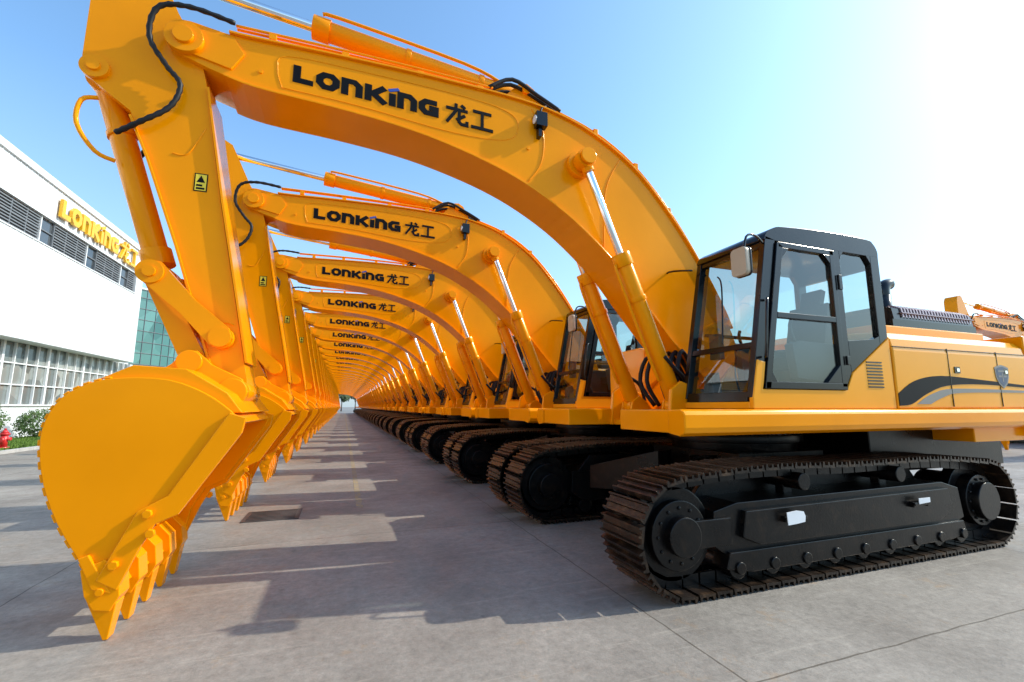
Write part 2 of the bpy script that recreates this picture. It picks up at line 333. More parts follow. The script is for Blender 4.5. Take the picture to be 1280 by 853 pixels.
mb.prismx([(.66,1.628),(.66,2.5),(.8,2.54),(1.52,2.53),(1.60,2.44),(1.625,2.30),(1.62,1.628)],4.2,5.96,GOLD)
cw=[(8.77,-1.62),(9.35,-1.55),(9.62,-1.2),(9.78,-.6),(9.82,0),(9.78,.6),(9.62,1.2),(9.35,1.55),(8.77,1.62)]
n=len(cw); vs=[(x,y,1.25) for x,y in cw]+[(x,y,2.62) for x,y in cw]
mb.add(vs,[tuple(range(n)),tuple(range(2*n-1,n-1,-1))]+[(i,(i+1)%n,n+(i+1)%n,n+i) for i in range(n)],ORANGE)
mb.box(6.35,8.7,-1.25,1.25,2.561,2.70,GOLD)
body=mb.mesh('engine_housing',.02,3); PARTS.append(('engine_housing',body))
mb=MB()
for x in(7.0,8.05): mb.box(x-.004,x+.004,-1.629,-1.6,1.65,2.36,BLACK)
mb.box(5.97,8.74,-1.6275,-1.6,2.343,2.35,BLACK)
for x in(7.10,8.15): mb.box(x,x+.11,-1.632,-1.61,2.0+.06,2.14,BLACK); mb.box(x+.03,x+.08,-1.640,-1.63,2.08,2.12,CHROME)
mb.box(6.75,8.60,-1.22,-.1,2.70,2.80,BLACK)
mb.prismx([(-1.22,2.80),(-1.20,2.95),(-1.1,3.0),(-.2,3.0),(-.1,2.8)],6.78,8.55,BLACK)
for i in range(24):
    x=6.95+i*.065
    mb.prismx([(-1.235,2.83),(-1.215,2.96),(-1.11,3.02),(-.25,3.02),(-.2,2.99),(-1.19,2.9)],x,x+.028,GRILL)
mb.box(6.93,8.53,-1.24,-1.2,2.885,2.90,GRILL)
mb.cyl((7.0,-1.0,2.70),(7.0,-1.0,3.18),.085,BLACK,18)
mb.tube([(7.0,-1.0,3.12),(7.0,-1.0,3.26),(7.05,-1.0,3.33),(7.14,-1.0,3.36)],.08,BLACK,14)
mb.tube([(5.9,1.44,2.5),(5.95,1.44,2.9),(6.2,1.44,2.95),(6.35,1.44,2.9),(6.4,1.44,2.5)],.018,BLACK,8)
mb.tube([(8.7,-.9,2.6),(8.7,-.9,2.75),(8.9,-.9,2.78),(9.1,-.9,2.75),(9.1,-.9,2.6)],.018,BLACK,8)
def dec(pts,d,mat): mb.prism(pts,-1.6255-d,-1.61,mat)
up=catmull([(5.98,1.80),(6.3,1.95),(6.8,2.02),(7.6,1.99),(8.7,1.93)],4); lo=catmull([(8.7,1.90),(7.6,1.93),(6.9,1.90),(6.5,1.80),(6.2,1.68),(5.98,1.66)],4)
dec(up+lo,.0015,MATTE)
dec(catmull([(6.3,1.68),(6.6,1.80),(7.1,1.87),(8.7,1.86)],4)+catmull([(8.7,1.835),(7.2,1.82),(6.8,1.76),(6.55,1.68)],4),.0015,GREY)
SX,SZ=8.12,2.05
def sh(k,c=((-.22,.15),(-.12,.18),(0,.20),(.12,.18),(.22,.15),(.20,-.03),(.13,-.15),(0,-.23),(-.13,-.15),(-.20,-.03))): return [(SX+a*k,SZ+b*k) for a,b in c]
dec(sh(.72),.0045,GREY); dec(sh(.60),.006,NAVY)
def fs2(u,v,d): return (SX-.09+u*.75,-1.6320-d,SZ-.09+v*.75)
for q in([(0,.2),(.24,.2)],[(.12,.02),(.12,.17)],[(.0,.11),(.09,.11)],[(.15,.11),(.24,.11)]): mb.stroke(q,.03,fs2,-.002,.001,GREY)
for z0 in range(9):
    mb.prism([(5.50,1.86+z0*.035),(5.76,1.86+z0*.035),(5.76,1.875+z0*.035),(5.50,1.875+z0*.035)],-1.618,-1.60,BLACK)
PARTS.append(('hood_details_and_stripes',mb.mesh('hood_details')))
# ------------------------------------------------------------------ cab
mb=MB()
yn,yf=-1.60,-.60
mb.prism(catmull([(4.12,3.42),(4.16,3.50),(4.28,3.57),(4.45,3.60),(5.10,3.635),(5.75,3.63),(5.88,3.59),(5.945,3.50),(5.945,3.42)],3),yn,yf,BLACK,True)
mb.prism([(4.6,3.62),(4.65,3.66),(5.3,3.67),(5.4,3.62)],-1.4,-.8,BLACK)
for (a,b,near) in((yn,yn+.07,True),(yf-.07,yf,False)):
    mb.prism([(3.79,1.74),(3.925,1.74),(4.275,3.43),(4.14,3.46)],a,b,BLACK)
    mb.box(5.155,5.265,a,b,1.80,3.43,BLACK)
    mb.prism([(5.265,2.02),(5.80,2.36),(5.80,2.46),(5.70,2.42),(5.265,2.38)],a,b,BLACK)
    mb.prism([(5.80,2.36),(5.945,2.45),(5.945,3.43),(5.80,3.43)],a,b,BLACK)
    for c in([(5.265,3.43),(5.265,3.32),(5.34,3.43)],[(5.80,3.43),(5.80,3.32),(5.72,3.43)]): mb.prism(c,a,b,BLACK)
a,b=yn-.025,yn+.03
mb.prism([(3.95,1.83),(4.025,1.83),(4.355,3.36),(4.275,3.40)],a,b,BLACK)
mb.box(4.29,5.13,a,b,3.345,3.405,BLACK); mb.box(5.07,5.145,a,b,1.86,3.405,BLACK)
mb.prism([(4.185,2.57),(5.07,2.57),(5.07,2.63),(4.20,2.63)],a,b,BLACK)
mb.prism([(3.955,1.83),(5.145,1.83),(5.145,1.90),(3.965,1.90)],a,b-.002,BLACK)
for c in([(4.34,3.345),(4.44,3.345),(4.29,3.18)],[(5.07,3.345),(4.97,3.345),(5.07,3.24)],[(4.035,1.90),(4.12,1.90),(4.06,2.0)],[(5.07,1.90),(4.84,1.90),(5.07,2.10)]): mb.prism(c,a+.001,b-.001,BLACK)
mb.box(3.96,5.16,yf-.05,yf,1.74,1.86,BLACK); mb.prism([(4.16,2.50),(5.16,2.50),(5.16,2.54),(4.17,2.54)],yf-.05,yf-.01,BLACK)
def fx(z): return 3.80+(z-1.74)*.352/1.72
for z0,z1 in((1.70,1.80),(2.25,2.31),(3.36,3.46)):
    mb.prism([(fx(z0),z0),(fx(z0)+.06,z0),(fx(z1)+.06,z1),(fx(z1),z1)],yn+.07,yf-.07,BLACK)
mb.box(5.88,5.945,yn+.07,yf-.07,1.66,2.45,BLACK); mb.box(5.88,5.945,yn+.07,yf-.07,3.3,3.42,BLACK)
mb.box(3.85,5.9,yn+.05,yf-.05,1.64,1.71,BLACK)
mb.box(5.15,5.20,yn-.05,yn-.02,2.95,3.12,BLACK); mb.box(5.15,5.20,yn-.05,yn-.02,2.1,2.2,BLACK)
mb.tube([(3.98,yn-.02,2.15),(3.92,yn-.09,2.2),(3.98,yn-.09,2.7),(4.08,yn-.02,2.75)],.014,BLACK,8)
mb.tube([(4.12,yn+.02,3.38),(3.95,yn-.04,3.42),(3.80,yn-.06,3.38),(3.74,yn-.06,3.15)],.013,BLACK,8)
mb.tube([(4.05,yf,3.35),(3.93,yf+.3,3.4),(3.90,yf+.4,3.3)],.013,BLACK,8)
mb.tube([(3.86,-1.2,2.33),(4.0,-1.1,3.0),(4.03,-1.02,3.15)],.01,BLACK,6)
PARTS.append(('cab_frame',mb.mesh('cab_frame',.010)))
mb=MB()
mb.prism([(3.79,1.628),(5.945,1.628),(5.945,2.44),(5.80,2.35),(5.265,2.01),(5.15,1.825),(3.93,1.825),(3.95,1.90),(3.99,2.1),(3.88,2.12),(3.79,1.735)],yn-.012,yn+.04,GOLD)
mb.prism([(3.79,1.628),(5.945,1.628),(5.945,2.44),(5.265,2.01),(5.15,1.735),(3.79,1.735)],yf-.04,yf,GOLD)
mb.box(3.79,3.84,yn+.04,yf-.04,1.628,1.698,GOLD)
PARTS.append(('cab_lower_panels',mb.mesh('cab_lower_panels',.008)))
mb=MB()
mb.pane([(3.975,1.86),(5.11,1.86),(5.11,3.38),(4.31,3.38)],yn+.008,GLASS)
mb.pane([(5.25,2.2),(5.82,2.40),(5.82,3.44),(5.25,3.44)],yn+.035,GLASS)
mb.pane([(3.93,1.80),(5.17,1.80),(5.17,3.44),(4.27,3.44)],yf-.028,GLASS)
mb.pane([(5.25,2.2),(5.82,2.40),(5.82,3.44),(5.25,3.44)],yf-.028,GLASS)
mb.add([(fx(1.75)+.03,yn+.05,1.75),(fx(1.75)+.03,yf-.05,1.75),(fx(3.40)+.03,yf-.05,3.40),(fx(3.40)+.03,yn+.05,3.40)],[(0,1,2,3)],GLASS)
mb.add([(5.91,yn+.05,2.44),(5.91,yf-.05,2.44),(5.91,yf-.05,3.32),(5.91,yn+.05,3.32)],[(0,1,2,3)],GLASS)
PARTS.append(('cab_glass',mb.mesh('cab_glass')))
mb=MB()
mb.box(4.75,5.25,-1.37,-.83,2.08,2.22,SEAT); mb.prism([(5.18,2.16),(5.32,2.16),(5.48,2.85),(5.36,2.88)],-1.35,-.85,SEAT); mb.prism([(5.38,2.88),(5.46,2.88),(5.52,3.06),(5.44,3.08)],-1.23,-.97,SEAT)
mb.box(4.85,5.2,-1.3,-.9,1.71,2.08,BLACK)
for y in(-1.47,-.78): mb.prism([(4.55,1.95),(4.5,2.32),(4.62,2.36),(5.3,2.34),(5.3,1.9)],y-.05,y+.05,INTER)
for y in(-1.47,-.78): mb.tube([(4.6,y,2.35),(4.55,y,2.5),(4.57,y,2.58)],.02,BLACK,8)
for y in(-1.2,-1.0): mb.tube([(4.3,y,1.72),(4.22,y,2.0),(4.26,y,2.3)],.012,BLACK,6)
mb.prism([(4.0,1.71),(4.02,2.0),(4.12,2.05),(4.16,1.71)],-.86,-.72,INTER); mb.box(4.1,4.18,-.9,-.75,2.2,2.5,INTER)
mb.box(5.55,5.86,-1.5,-.7,1.71,2.35,INTER)
# rounded mirror housing (rounded outline in YZ, thin in X)
mir=[]
for cxm,czm,a0 in((.05,.10,0),(-.05,.10,90),(-.05,-.10,180),(.05,-.10,270)):
    for q in range(5):
        t=rad(a0+q*22.5); mir.append((yn-.05+cxm+.045*math.cos(t),3.10+czm+.045*math.sin(t)))
mb.prismx(mir,3.68,3.735,MIRB,True); mb.prismx([((a-(yn-.05))*1.06+yn-.05,(b-3.10)*1.04+3.10) for a,b in mir],3.736,3.76,BLACK,True)
PARTS.append(('cab_interior_and_mirror',mb.mesh('cab_interior',.010)))
# ------------------------------------------------------------------ undercarriage
mb=MB()
mb.cyl((5.1,0,1.10),(5.1,0,1.41),.78,DARK,48); mb.cyl((5.1,0,1.20),(5.1,0,1.30),.86,DARK,60)
for i in range(48):
    t=2*math.pi*i/48; mb.cyl((5.1+.83*math.cos(t),.83*math.sin(t),1.30),(5.1+.83*math.cos(t),.83*math.sin(t),1.325),.02,DARK,6)
mb.box(4.4,5.8,-.8,.8,.55,1.10,DARK)
for sx in(-1,1):
    for sy in(-1,1):
        x0=5.1+sx*.5; x1=5.1+sx*1.25
        vs=[(x0,sy*.5,.5),(x0+sx*.5,sy*.3,.5),(x1+sx*.35,sy*1.15,.45),(x1-sx*.45,sy*1.15,.45),(x0,sy*.5,1.05),(x0+sx*.5,sy*.3,1.05),(x1+sx*.35,sy*1.15,.78),(x1-sx*.45,sy*1.15,.78)]
        mb.add(vs,[(0,1,2,3),(4,7,6,5),(0,4,5,1),(1,5,6,2),(2,6,7,3),(3,7,4,0)],DARK)
for sy in(-1,1):
    def Y(a,b): return (min(a,b),max(a,b))
    y0,y1=Y(sy*1.16,sy*1.60)
    mb.prism([(3.20,.40),(3.22,.70),(3.5,.76),(6.6,.78),(6.9,.70),(6.95,.36),(6.6,.27),(3.4,.27)],y0,y1,DARK)
    ya,yb=Y(sy*1.14,sy*1.20); mb.prism([(3.3,.70),(3.5,.93),(6.7,.93),(6.9,.70)],ya,yb,DARK)
    ya,yb=Y(sy*1.59,sy*1.655)
    mb.prism([(3.5,.46),(3.55,.69),(6.6,.72),(6.65,.48),(6.4,.38),(3.7,.38)],ya,yb,DARK)
    ya,yb=Y(sy*1.45,sy*1.64); mb.prism([(3.3,.20),(3.35,.34),(6.85,.34),(6.9,.20),(6.6,.15),(3.6,.15)],ya,yb,DARK)
    for x in(4.0,5.9):
        ya,yb=Y(sy*1.65,sy*1.70); mb.box(x-.02,x+.0,ya,yb,.56,.62,DARK); mb.box(x+.22,x+.24,ya,yb,.56,.62,DARK)
        ya,yb=Y(sy*1.69,sy*1.72); mb.box(x-.03,x+.25,ya,yb,.58,.615,DARK)
    mb.cyl((2.85,sy*1.30,.52),(2.85,sy*1.50,.52),.41,DARK,40); mb.cyl((2.85,sy*1.22,.52),(2.85,sy*1.58,.52),.30,DARK,40); mb.cyl((2.85,sy*1.1,.52),(2.85,sy*1.66,.52),.17,DARK,32)
    mb.box(2.95,3.4,*Y(sy*1.56,sy*1.62),.40,.64,DARK)
    mb.cyl((7.38,sy*1.34,.52),(7.38,sy*1.46,.52),.42,DARK,24); mb.cyl((7.38,sy*1.0,.52),(7.38,sy*1.58,.52),.30,DARK,40); mb.cyl((7.38,sy*1.5,.52),(7.38,sy*1.66,.52),.22,DARK,32)
    for i in range(14):
        t=2*math.pi*i/14; mb.cyl((7.38+.25*math.cos(t),sy*1.57,.52+.25*math.sin(t)),(7.38+.25*math.cos(t),sy*1.60,.52+.25*math.sin(t)),.018,DARK,6)
    for i in range(12):
        t=2*math.pi*i/12; mb.cyl((2.85+.235*math.cos(t),sy*1.575,.52+.235*math.sin(t)),(2.85+.235*math.cos(t),sy*1.595,.52+.235*math.sin(t)),.018,DARK,6)
    for i in range(9):
        x=3.45+i*.42; mb.cyl((x,sy*1.2,.20),(x,sy*1.62,.20),.105,DARK,20); mb.cyl((x,sy*1.6,.20),(x,sy*1.66,.20),.055,DARK,14)
    for x in(4.4,5.9):
        mb.cyl((x,sy*1.2,.90),(x,sy*1.6,.90),.085,DARK,20); mb.box(x-.06,x+.06,*Y(sy*1.3,sy*1.4),.74,.88,DARK)
und=mb.mesh('undercarriage_frame',.008); PARTS.append(('undercarriage_frame',und))
mb=MB()
mb.prism([(3.98,.545),(4.09,.55),(4.20,.56),(4.21,.61),(4.19,.655),(4.10,.67),(3.97,.66)],-1.728,-1.722,WHITE); mb.prism([(5.93,.60),(6.12,.61),(6.12,.66),(5.93,.66)],-1.728,-1.722,WHITE)
PARTS.append(('labels',mb.mesh('labels')))
def loop():
    pts=[]
    for i in range(60): pts.append((7.38-(7.38-2.85)*i/60,.055))
    for i in range(40):
        t=-math.pi/2-math.pi*i/40; pts.append((2.85+.47*math.cos(t),.525+.47*math.sin(t)))
    for i in range(60):
        s=i/60; x=2.85+(7.38-2.85)*s
        sag=.075*math.sin(math.pi*min(1,s*1.0))+.02*math.sin(s*math.pi*3)
        pts.append((x,.995+sag-.03*s))
    for i in range(40):
        t=math.pi/2-math.pi*i/40; pts.append((7.38+.455*math.cos(t),.51+.455*math.sin(t)))
    return pts
lp=loop(); cum=[0]
for i in range(len(lp)): 
    a=lp[i]; b=lp[(i+1)%len(lp)]; cum.append(cum[-1]+math.hypot(b[0]-a[0],b[1]-a[1]))
tot=cum[-1]; NS=round(tot/.19); pitch=tot/NS
def at(s):
    s%=tot
    i=bisect.bisect_right(cum,s)-1; i=min(i,len(lp)-1)
    a=lp[i]; b=lp[(i+1)%len(lp)]; k=(s-cum[i])/max(cum[i+1]-cum[i],1e-6)
    return (a[0]+(b[0]-a[0])*k,a[1]+(b[1]-a[1])*k)
mb=MB()
for sy in(-1,1):
    y0,y1=min(sy*1.1,sy*1.7),max(sy*1.1,sy*1.7)
    yl=[(sy*1.4-.10,sy*1.4-.06),(sy*1.4+.06,sy*1.4+.10)]
    for k in range(NS):
        c=at(k*pitch); a=at(k*pitch-.06); b=at(k*pitch+.06)
        tx,tz=b[0]-a[0],b[1]-a[1]; l=math.hypot(tx,tz); tx/=l; tz/=l
        ox,oz=tz,-tx
        if (oz*(c[1]-.52)+ (ox*(c[0]-5.1) if abs(tz)>.5 else 0))<0: ox,oz=-ox,-oz
        def P(u,v): return (c[0]+tx*u+ox*v, c[1]+tz*u+oz*v)
        h=pitch*.47
        pr=[P(-h,0),P(-h,.018),P(-h+.012,.055),P(-h+.026,.055),P(-h+.034,.02),P(-.012,.02),P(-.006,.050),P(.008,.050),P(.014,.02),P(h-.034,.02),P(h-.028,.050),P(h-.014,.050),P(h-.006,.012),P(h,-.008)]
        mb.prism(pr,y0,y1,SHOE)
        for (ya,yb) in yl:
            mb.prism([P(-.085,-.10),P(-.085,0),P(.085,0),P(.085,-.10)],ya,yb,DARK)
PARTS.append(('crawler_tracks',mb.mesh('crawler_tracks')))
# ------------------------------------------------------------------ place machines
def machine(dx,yc,rot=0):
    e=bpy.data.objects.new('excavator',None); e.empty_display_size=.5; sc.collection.objects.link(e); e.location=(dx,yc,0); e.rotation_euler=(0,0,rot)
    for n,me in PARTS:
        o=bpy.data.objects.new(n,me); sc.collection.objects.link(o); o.parent=e
    return e
S=3.65
for k in range(34):
    j=0 if k<1 else random.uniform(-.03,.03)
    machine(j,5.04+S*k)
machine(25.6,11.0); machine(25.6,7.35)
# ------------------------------------------------------------------ ground
def link(ob): sc.collection.objects.link(ob); return ob
def sheet(name,x0,x1,y0,y1,z,mat):
    me=bpy.data.meshes.new(name); me.from_pydata([(x0,y0,z),(x1,y0,z),(x1,y1,z),(x0,y1,z)],[],[(0,1,2,3)]); me.materials.append(mat)
    return link(bpy.data.objects.new(name,me))
m,nt,b=newmat('concrete_yard'); tc=N(nt,'ShaderNodeTexCoord')
def noi(sc_,det=4,rough=.6,sx=1,sy=1):
    mp=N(nt,'ShaderNodeMapping'); mp.inputs['Scale'].default_value=(sx,sy,1); nt.links.new(tc.outputs['Object'],mp.inputs[0])
    n=N(nt,'ShaderNodeTexNoise'); n.inputs['Scale'].default_value=sc_; n.inputs['Detail'].default_value=det; n.inputs['Roughness'].default_value=rough; nt.links.new(mp.outputs[0],n.inputs['Vector']); return n
def ramp(src,a,ca,b_,cb):
    r=N(nt,'ShaderNodeValToRGB'); e=r.color_ramp.elements; e[0].position=a; e[0].color=(*ca,1); e[1].position=b_; e[1].color=(*cb,1); nt.links.new(src,r.inputs[0]); return r.outputs[0]
def mix(t,f,a,b_):
    x=N(nt,'ShaderNodeMixRGB',blend_type=t)
    for i,v in((0,f),(1,a),(2,b_)):
        if isinstance(v,(int,float)): x.inputs[i].default_value=v
        elif isinstance(v,tuple): x.inputs[i].default_value=(*v,1)
        else: nt.links.new(v,x.inputs[i])
    return x.outputs[0]
def mul(src,k):
    q=N(nt,'ShaderNodeMath',operation='MULTIPLY'); nt.links.new(src,q.inputs[0]); q.inputs[1].default_value=k; return q.outputs[0]
base=ramp(noi(.7,5).outputs['Fac'],.3,(.225,.20,.172),.7,(.345,.312,.272))
fine=ramp(noi(14,6,.8).outputs['Fac'],.3,(.68,.68,.68),.7,(1.16,1.16,1.16))
c1=mix('MULTIPLY',1.0,base,fine)
stain=ramp(noi(.45,5,.65,1,.5).outputs['Fac'],.48,(0,0,0),.68,(1,1,1))
c2=mix('MIX',mul(stain,.5),c1,(.13,.115,.10))
scr=ramp(noi(1.2,6,.8,.3,7).outputs['Fac'],.56,(0,0,0),.70,(1,1,1))
c3=mix('MIX',mul(scr,.5),c2,(.48,.43,.36))
rust=ramp(noi(2.2,7,.8).outputs['Fac'],.58,(0,0,0),.74,(1,1,1))
c4=mix('MIX',mul(rust,.5),c3,(.34,.19,.07))
spots=ramp(noi(5,3,.5).outputs['Fac'],.68,(0,0,0),.76,(1,1,1))
c4=mix('MIX',mul(spots,.45),c4,(.07,.065,.06))
nd=N(nt,'ShaderNodeTexNoise'); nd.inputs['Scale'].default_value=2.5; nt.links.new(tc.outputs['Object'],nd.inputs['Vector'])
vm=N(nt,'ShaderNodeVectorMath',operation='MULTIPLY_ADD'); nt.links.new(nd.outputs['Color'],vm.inputs[0]); vm.inputs[1].default_value=(.04,.04,0); nt.links.new(tc.outputs['Object'],vm.inputs[2])
br=N(nt,'ShaderNodeTexBrick'); br.offset=0; br.inputs['Scale'].default_value=1; br.inputs['Brick Width'].default_value=5.0; br.inputs['Row Height'].default_value=4.2; br.inputs['Mortar Size'].default_value=.009; br.inputs['Mortar Smooth'].default_value=.5
br.inputs['Color1'].default_value=(1,1,1,1); br.inputs['Color2'].default_value=(.84,.84,.84,1); br.inputs['Mortar'].default_value=(.42,.40,.37,1)
mp=N(nt,'ShaderNodeMapping'); mp.inputs['Location'].default_value=(2.6,1.85,0)
nt.links.new(vm.outputs[0],mp.inputs[0]); nt.links.new(mp.outputs[0],br.inputs['Vector'])
c5=mix('MULTIPLY',1.0,c4,br.outputs['Color'])
nt.links.new(c5,b.inputs['Base Color'])
nt.links.new(ramp(noi(3).outputs['Fac'],.3,(.42,)*3,.7,(.75,)*3),b.inputs['Roughness']); b.inputs['Specular IOR Level'].default_value=.3
bp=N(nt,'ShaderNodeBump'); bp.inputs['Strength'].default_value=.45; bp.inputs['Distance'].default_value=.01; nt.links.new(noi(30,5,.8).outputs['Fac'],bp.inputs['Height']); nt.links.new(bp.outputs[0],b.inputs['Normal'])
sheet('ground',-900,900,-500,1500,-.004,m)
m,nt,b=newmat('worn_yellow_line_paint'); tc=N(nt,'ShaderNodeTexCoord'); nn=noi(6,6,.8)
nt.links.new(ramp(nn.outputs['Fac'],.45,(.23,.205,.17),.62,(.40,.29,.11)),b.inputs['Base Color']); b.inputs['Roughness'].default_value=.7
sheet('painted_line',.28,.38,8.2,140,.0,m)
mb=MB(); IRON=paint('cast_iron',(.06,.05,.045),.6,0,var=.4,bump=.4)
mb.box(-1.32,-.55,7.75,8.45,-.01,.006,IRON)
for i in range(7): mb.box(-1.26,-.61,7.81+i*.09,7.85+i*.09,.006,.014,IRON)
link(bpy.data.objects.new('drain_cover',mb.mesh('drain_cover')))
# ------------------------------------------------------------------ lawn, kerb, bush, hydrant
GR=paint('grass_green',(.09,.16,.02),.9,0,var=.5,scale=12); KERB=paint('kerb_stone',(.38,.37,.35),.8,0,var=.12,bump=.3)
mb=MB(); mb.box(-15.6,-11.2,18,60,0,.09,GR)
for i in range(9000):
    x=random.uniform(-15.5,-11.25); y=random.uniform(18,34); h=random.uniform(.05,.12); a=random.uniform(0,6.28); dx,dy=math.cos(a)*.02,math.sin(a)*.02
    mb.add([(x-dx,y-dy,.09),(x+dx,y+dy,.09),(x+random.uniform(-.03,.03),y+random.uniform(-.03,.03),.09+h)],[(0,1,2)],GR)
link(bpy.data.objects.new('lawn',mb.mesh('lawn')))
mb=MB()
for i in range(42): mb.box(-11.2,-11.05,18+i,18.99+i,0,.13,KERB)
mb.box(-15.6,-11.05,17.85,17.99,0,.13,KERB)
link(bpy.data.objects.new('kerb',mb.mesh('kerb',.01)))
LEAF=paint('bush_leaves',(.055,.11,.02),.6,0,var=.7,scale=6); TW=paint('bush_twigs',(.08,.05,.03),.9,0)
FARL=paint('hazed_tree_leaves',(.07,.10,.045),.8,0,var=.5,scale=.5)  # greyed green: distance haze is mixed into the leaf colour
def leafball(mb,x,y,zc,r,h,n,rnd,s0,s1,mat):
    for i in range(n):
        d=Vector((rnd.gauss(0,1),rnd.gauss(0,1),rnd.gauss(0,1))).normalized()
        nz=noise.noise(d*2.2+Vector((x,y,0))); rr=(rnd.uniform(.55,1)**.6)*(1+.30*nz)
        if noise.noise(d*5+Vector((y,x,3)))<-.25: rr*=.8
        p=Vector((x+d.x*r*rr,y+d.y*r*rr,zc+d.z*h*.5*rr)); 
        if p.z<.03: continue
        u=Vector((rnd.gauss(0,1),rnd.gauss(0,1),rnd.gauss(0,1))).normalized(); v=u.orthogonal().normalized(); s=rnd.uniform(s0,s1)
        mb.add([p-u*s,p+v*s*.5,p+u*s,p-v*s*.5],[(0,1,2,3)],mat)
def bush(x,y,r,h,n=5200):
    mb=MB(); rnd=random.Random(int(x*10+y))
    for i in range(14):
        a=rnd.uniform(0,6.28); mb.cyl((x,y,0),(x+math.cos(a)*r*.7,y+math.sin(a)*r*.7,h*rnd.uniform(.4,.9)),.02,TW,5,.006)
    leafball(mb,x,y,h*.52,r,h,n,rnd,.03,.06,LEAF)
    return link(bpy.data.objects.new('bush',mb.mesh('bush')))
bush(-14.2,24.6,1.2,2.0,9000); bush(-14.5,30.5,1.0,1.5,4000); bush(-14.3,36.5,1.0,1.5,4000)
mb=MB(); rnd=random.Random(5)
for i in range(22):
    x=-34+i*4.2+rnd.uniform(-1,1); y=176+rnd.uniform(-3,5); h=rnd.uniform(6,9)
    mb.cyl((x,y,0),(x+rnd.uniform(-.3,.3),y,h*.6),.22,TW,8,.10)
    for j in range(4):
        a=rnd.uniform(0,6.28); mb.cyl((x,y,h*.4),(x+math.cos(a)*1.6,y+math.sin(a)*1.6,h*.75),.08,TW,5,.03)
        leafball(mb,x+math.cos(a)*1.3,y+math.sin(a)*1.3,h*rnd.uniform(.55,.85),rnd.uniform(1.3,2.0),rnd.uniform(2.2,3.4),260,rnd,.2,.42,FARL)
link(bpy.data.objects.new('distant_trees',mb.mesh('distant_trees')))  # added tree line, covers the bright glow behind the end of the row
RED=paint('red_paint',(.55,.02,.02),.4,.3)
mb=MB(); hx,hy=-11.9,22.9
mb.cyl((hx,hy,.09),(hx,hy,.16),.17,RED); mb.cyl((hx,hy,.14),(hx,hy,.62),.11,RED); mb.cyl((hx,hy,.6),(hx,hy,.66),.15,RED); mb.cyl((hx,hy,.66),(hx,hy,.78),.12,RED,20,.05); mb.cyl((hx,hy,.78),(hx,hy,.84),.035,RED,6)
mb.cyl((hx-.2,hy,.45),(hx+.2,hy,.45),.06,RED); mb.cyl((hx,hy-.2,.42),(hx,hy,.42),.08,RED); mb.cyl((hx,hy-.24,.42),(hx,hy-.2,.42),.095,RED,8)
link(bpy.data.objects.new('fire_hydrant',mb.mesh('fire_hydrant')))
# ------------------------------------------------------------------ factory building
m,nt,b=newmat('white_cladding'); tc=N(nt,'ShaderNodeTexCoord')
nt.links.new(ramp(noi(.5,4,.6,1,1).outputs['Fac'],.3,(.62,.64,.65),.7,(.72,.73,.73)),b.inputs['Base Color']); b.inputs['Roughness'].default_value=.5; WALL=m
def wingl(n,c,alt,s=.5):
    global nt,tc
    m,nt,b=newmat(n); tc=N(nt,'ShaderNodeTexCoord')
    br=N(nt,'ShaderNodeTexVoronoi'); br.inputs['Scale'].default_value=s; nt.links.new(tc.outputs['Object'],br.inputs['Vector'])
    sp=N(nt,'ShaderNodeSeparateXYZ'); nt.links.new(br.outputs['Color'],sp.inputs[0])
    nt.links.new(mix('MIX',sp.outputs[0],c,alt),b.inputs['Base Color']); b.inputs['Roughness'].default_value=.06; b.inputs['Specular IOR Level'].default_value=.8
    return m
WG=wingl('window_glass',(.03,.04,.05),(.09,.10,.11)); WG3=wingl('ground_floor_glass',(.10,.12,.12),(.34,.36,.34),.8); WG2=wingl('curtain_wall_glass',(.02,.10,.09),(.08,.22,.20))  # ground-floor panes: pale reflection is put into the base colour
FR=paint('window_frame_white',(.72,.73,.73),.5,0,var=.03); FRD=paint('window_frame_grey',(.14,.15,.16),.5,0,var=.05); LOU=paint('louvre_grey',(.17,.18,.19),.5,0,var=.05)
SIGN=paint('gold_sign_letters',(.80,.42,.01),.3,.0,var=.05)
e=link(bpy.data.objects.new('factory_building',None))
def part(n,mb,bev=0):
    o=link(bpy.data.objects.new(n,mb.mesh(n,bev))); o.parent=e; return o
XF=-16.0; Y0,Y1=-12,44.5; ZT=14.25; SA,SB=10.55,12.05
mb=MB()
mb.box(-50,XF-.3,Y0,Y1,0,ZT-.3,WALL)
mb.box(XF-.3,XF,Y0,Y1,SB,ZT,WALL); mb.box(XF-.3,XF,Y0,Y1,5.25,SA,WALL); mb.box(XF-.3,XF,Y0,Y1,0,1.75,WALL); mb.box(XF-.3,XF,Y1-1.2,Y1,SA,SB,WALL)
mb.box(XF-.3,XF+.0,Y1-.5,Y1,1.75,4.95,WALL)
y=Y0+.3
while y<Y1-.1:
    if y>10:
        mb.box(XF,XF+.025,y,y+.06,SB+.05,ZT-.26,WALL); mb.box(XF,XF+.025,y,y+.06,5.28,SA-.05,WALL)
    y+=.45
mb.box(XF-.35,XF+.12,Y0,Y1+.1,ZT-.25,ZT+.12,WALL)
mb.box(XF-.1,XF+.9,Y0,Y1-2.5,4.95,5.24,WALL)
part('walls',mb)
mb=MB()
mb.box(XF-.22,XF-.18,Y0,Y1-1.2,SA,SB,WG); mb.box(XF-.22,XF-.18,Y0,Y1-.5,1.75,4.95,WG3); part('window_panes',mb)
mb=MB()
y=Y0
i=0
while y<Y1-1.3:
    mb.box(XF-.17,XF-.08,y,y+.08,SA,SB,FR if i%4==0 else FRD)
    y+=1.2; i+=1
mb.box(XF-.165,XF-.10,Y0,Y1-1.2,(SA+SB)/2,(SA+SB)/2+.06,FRD)
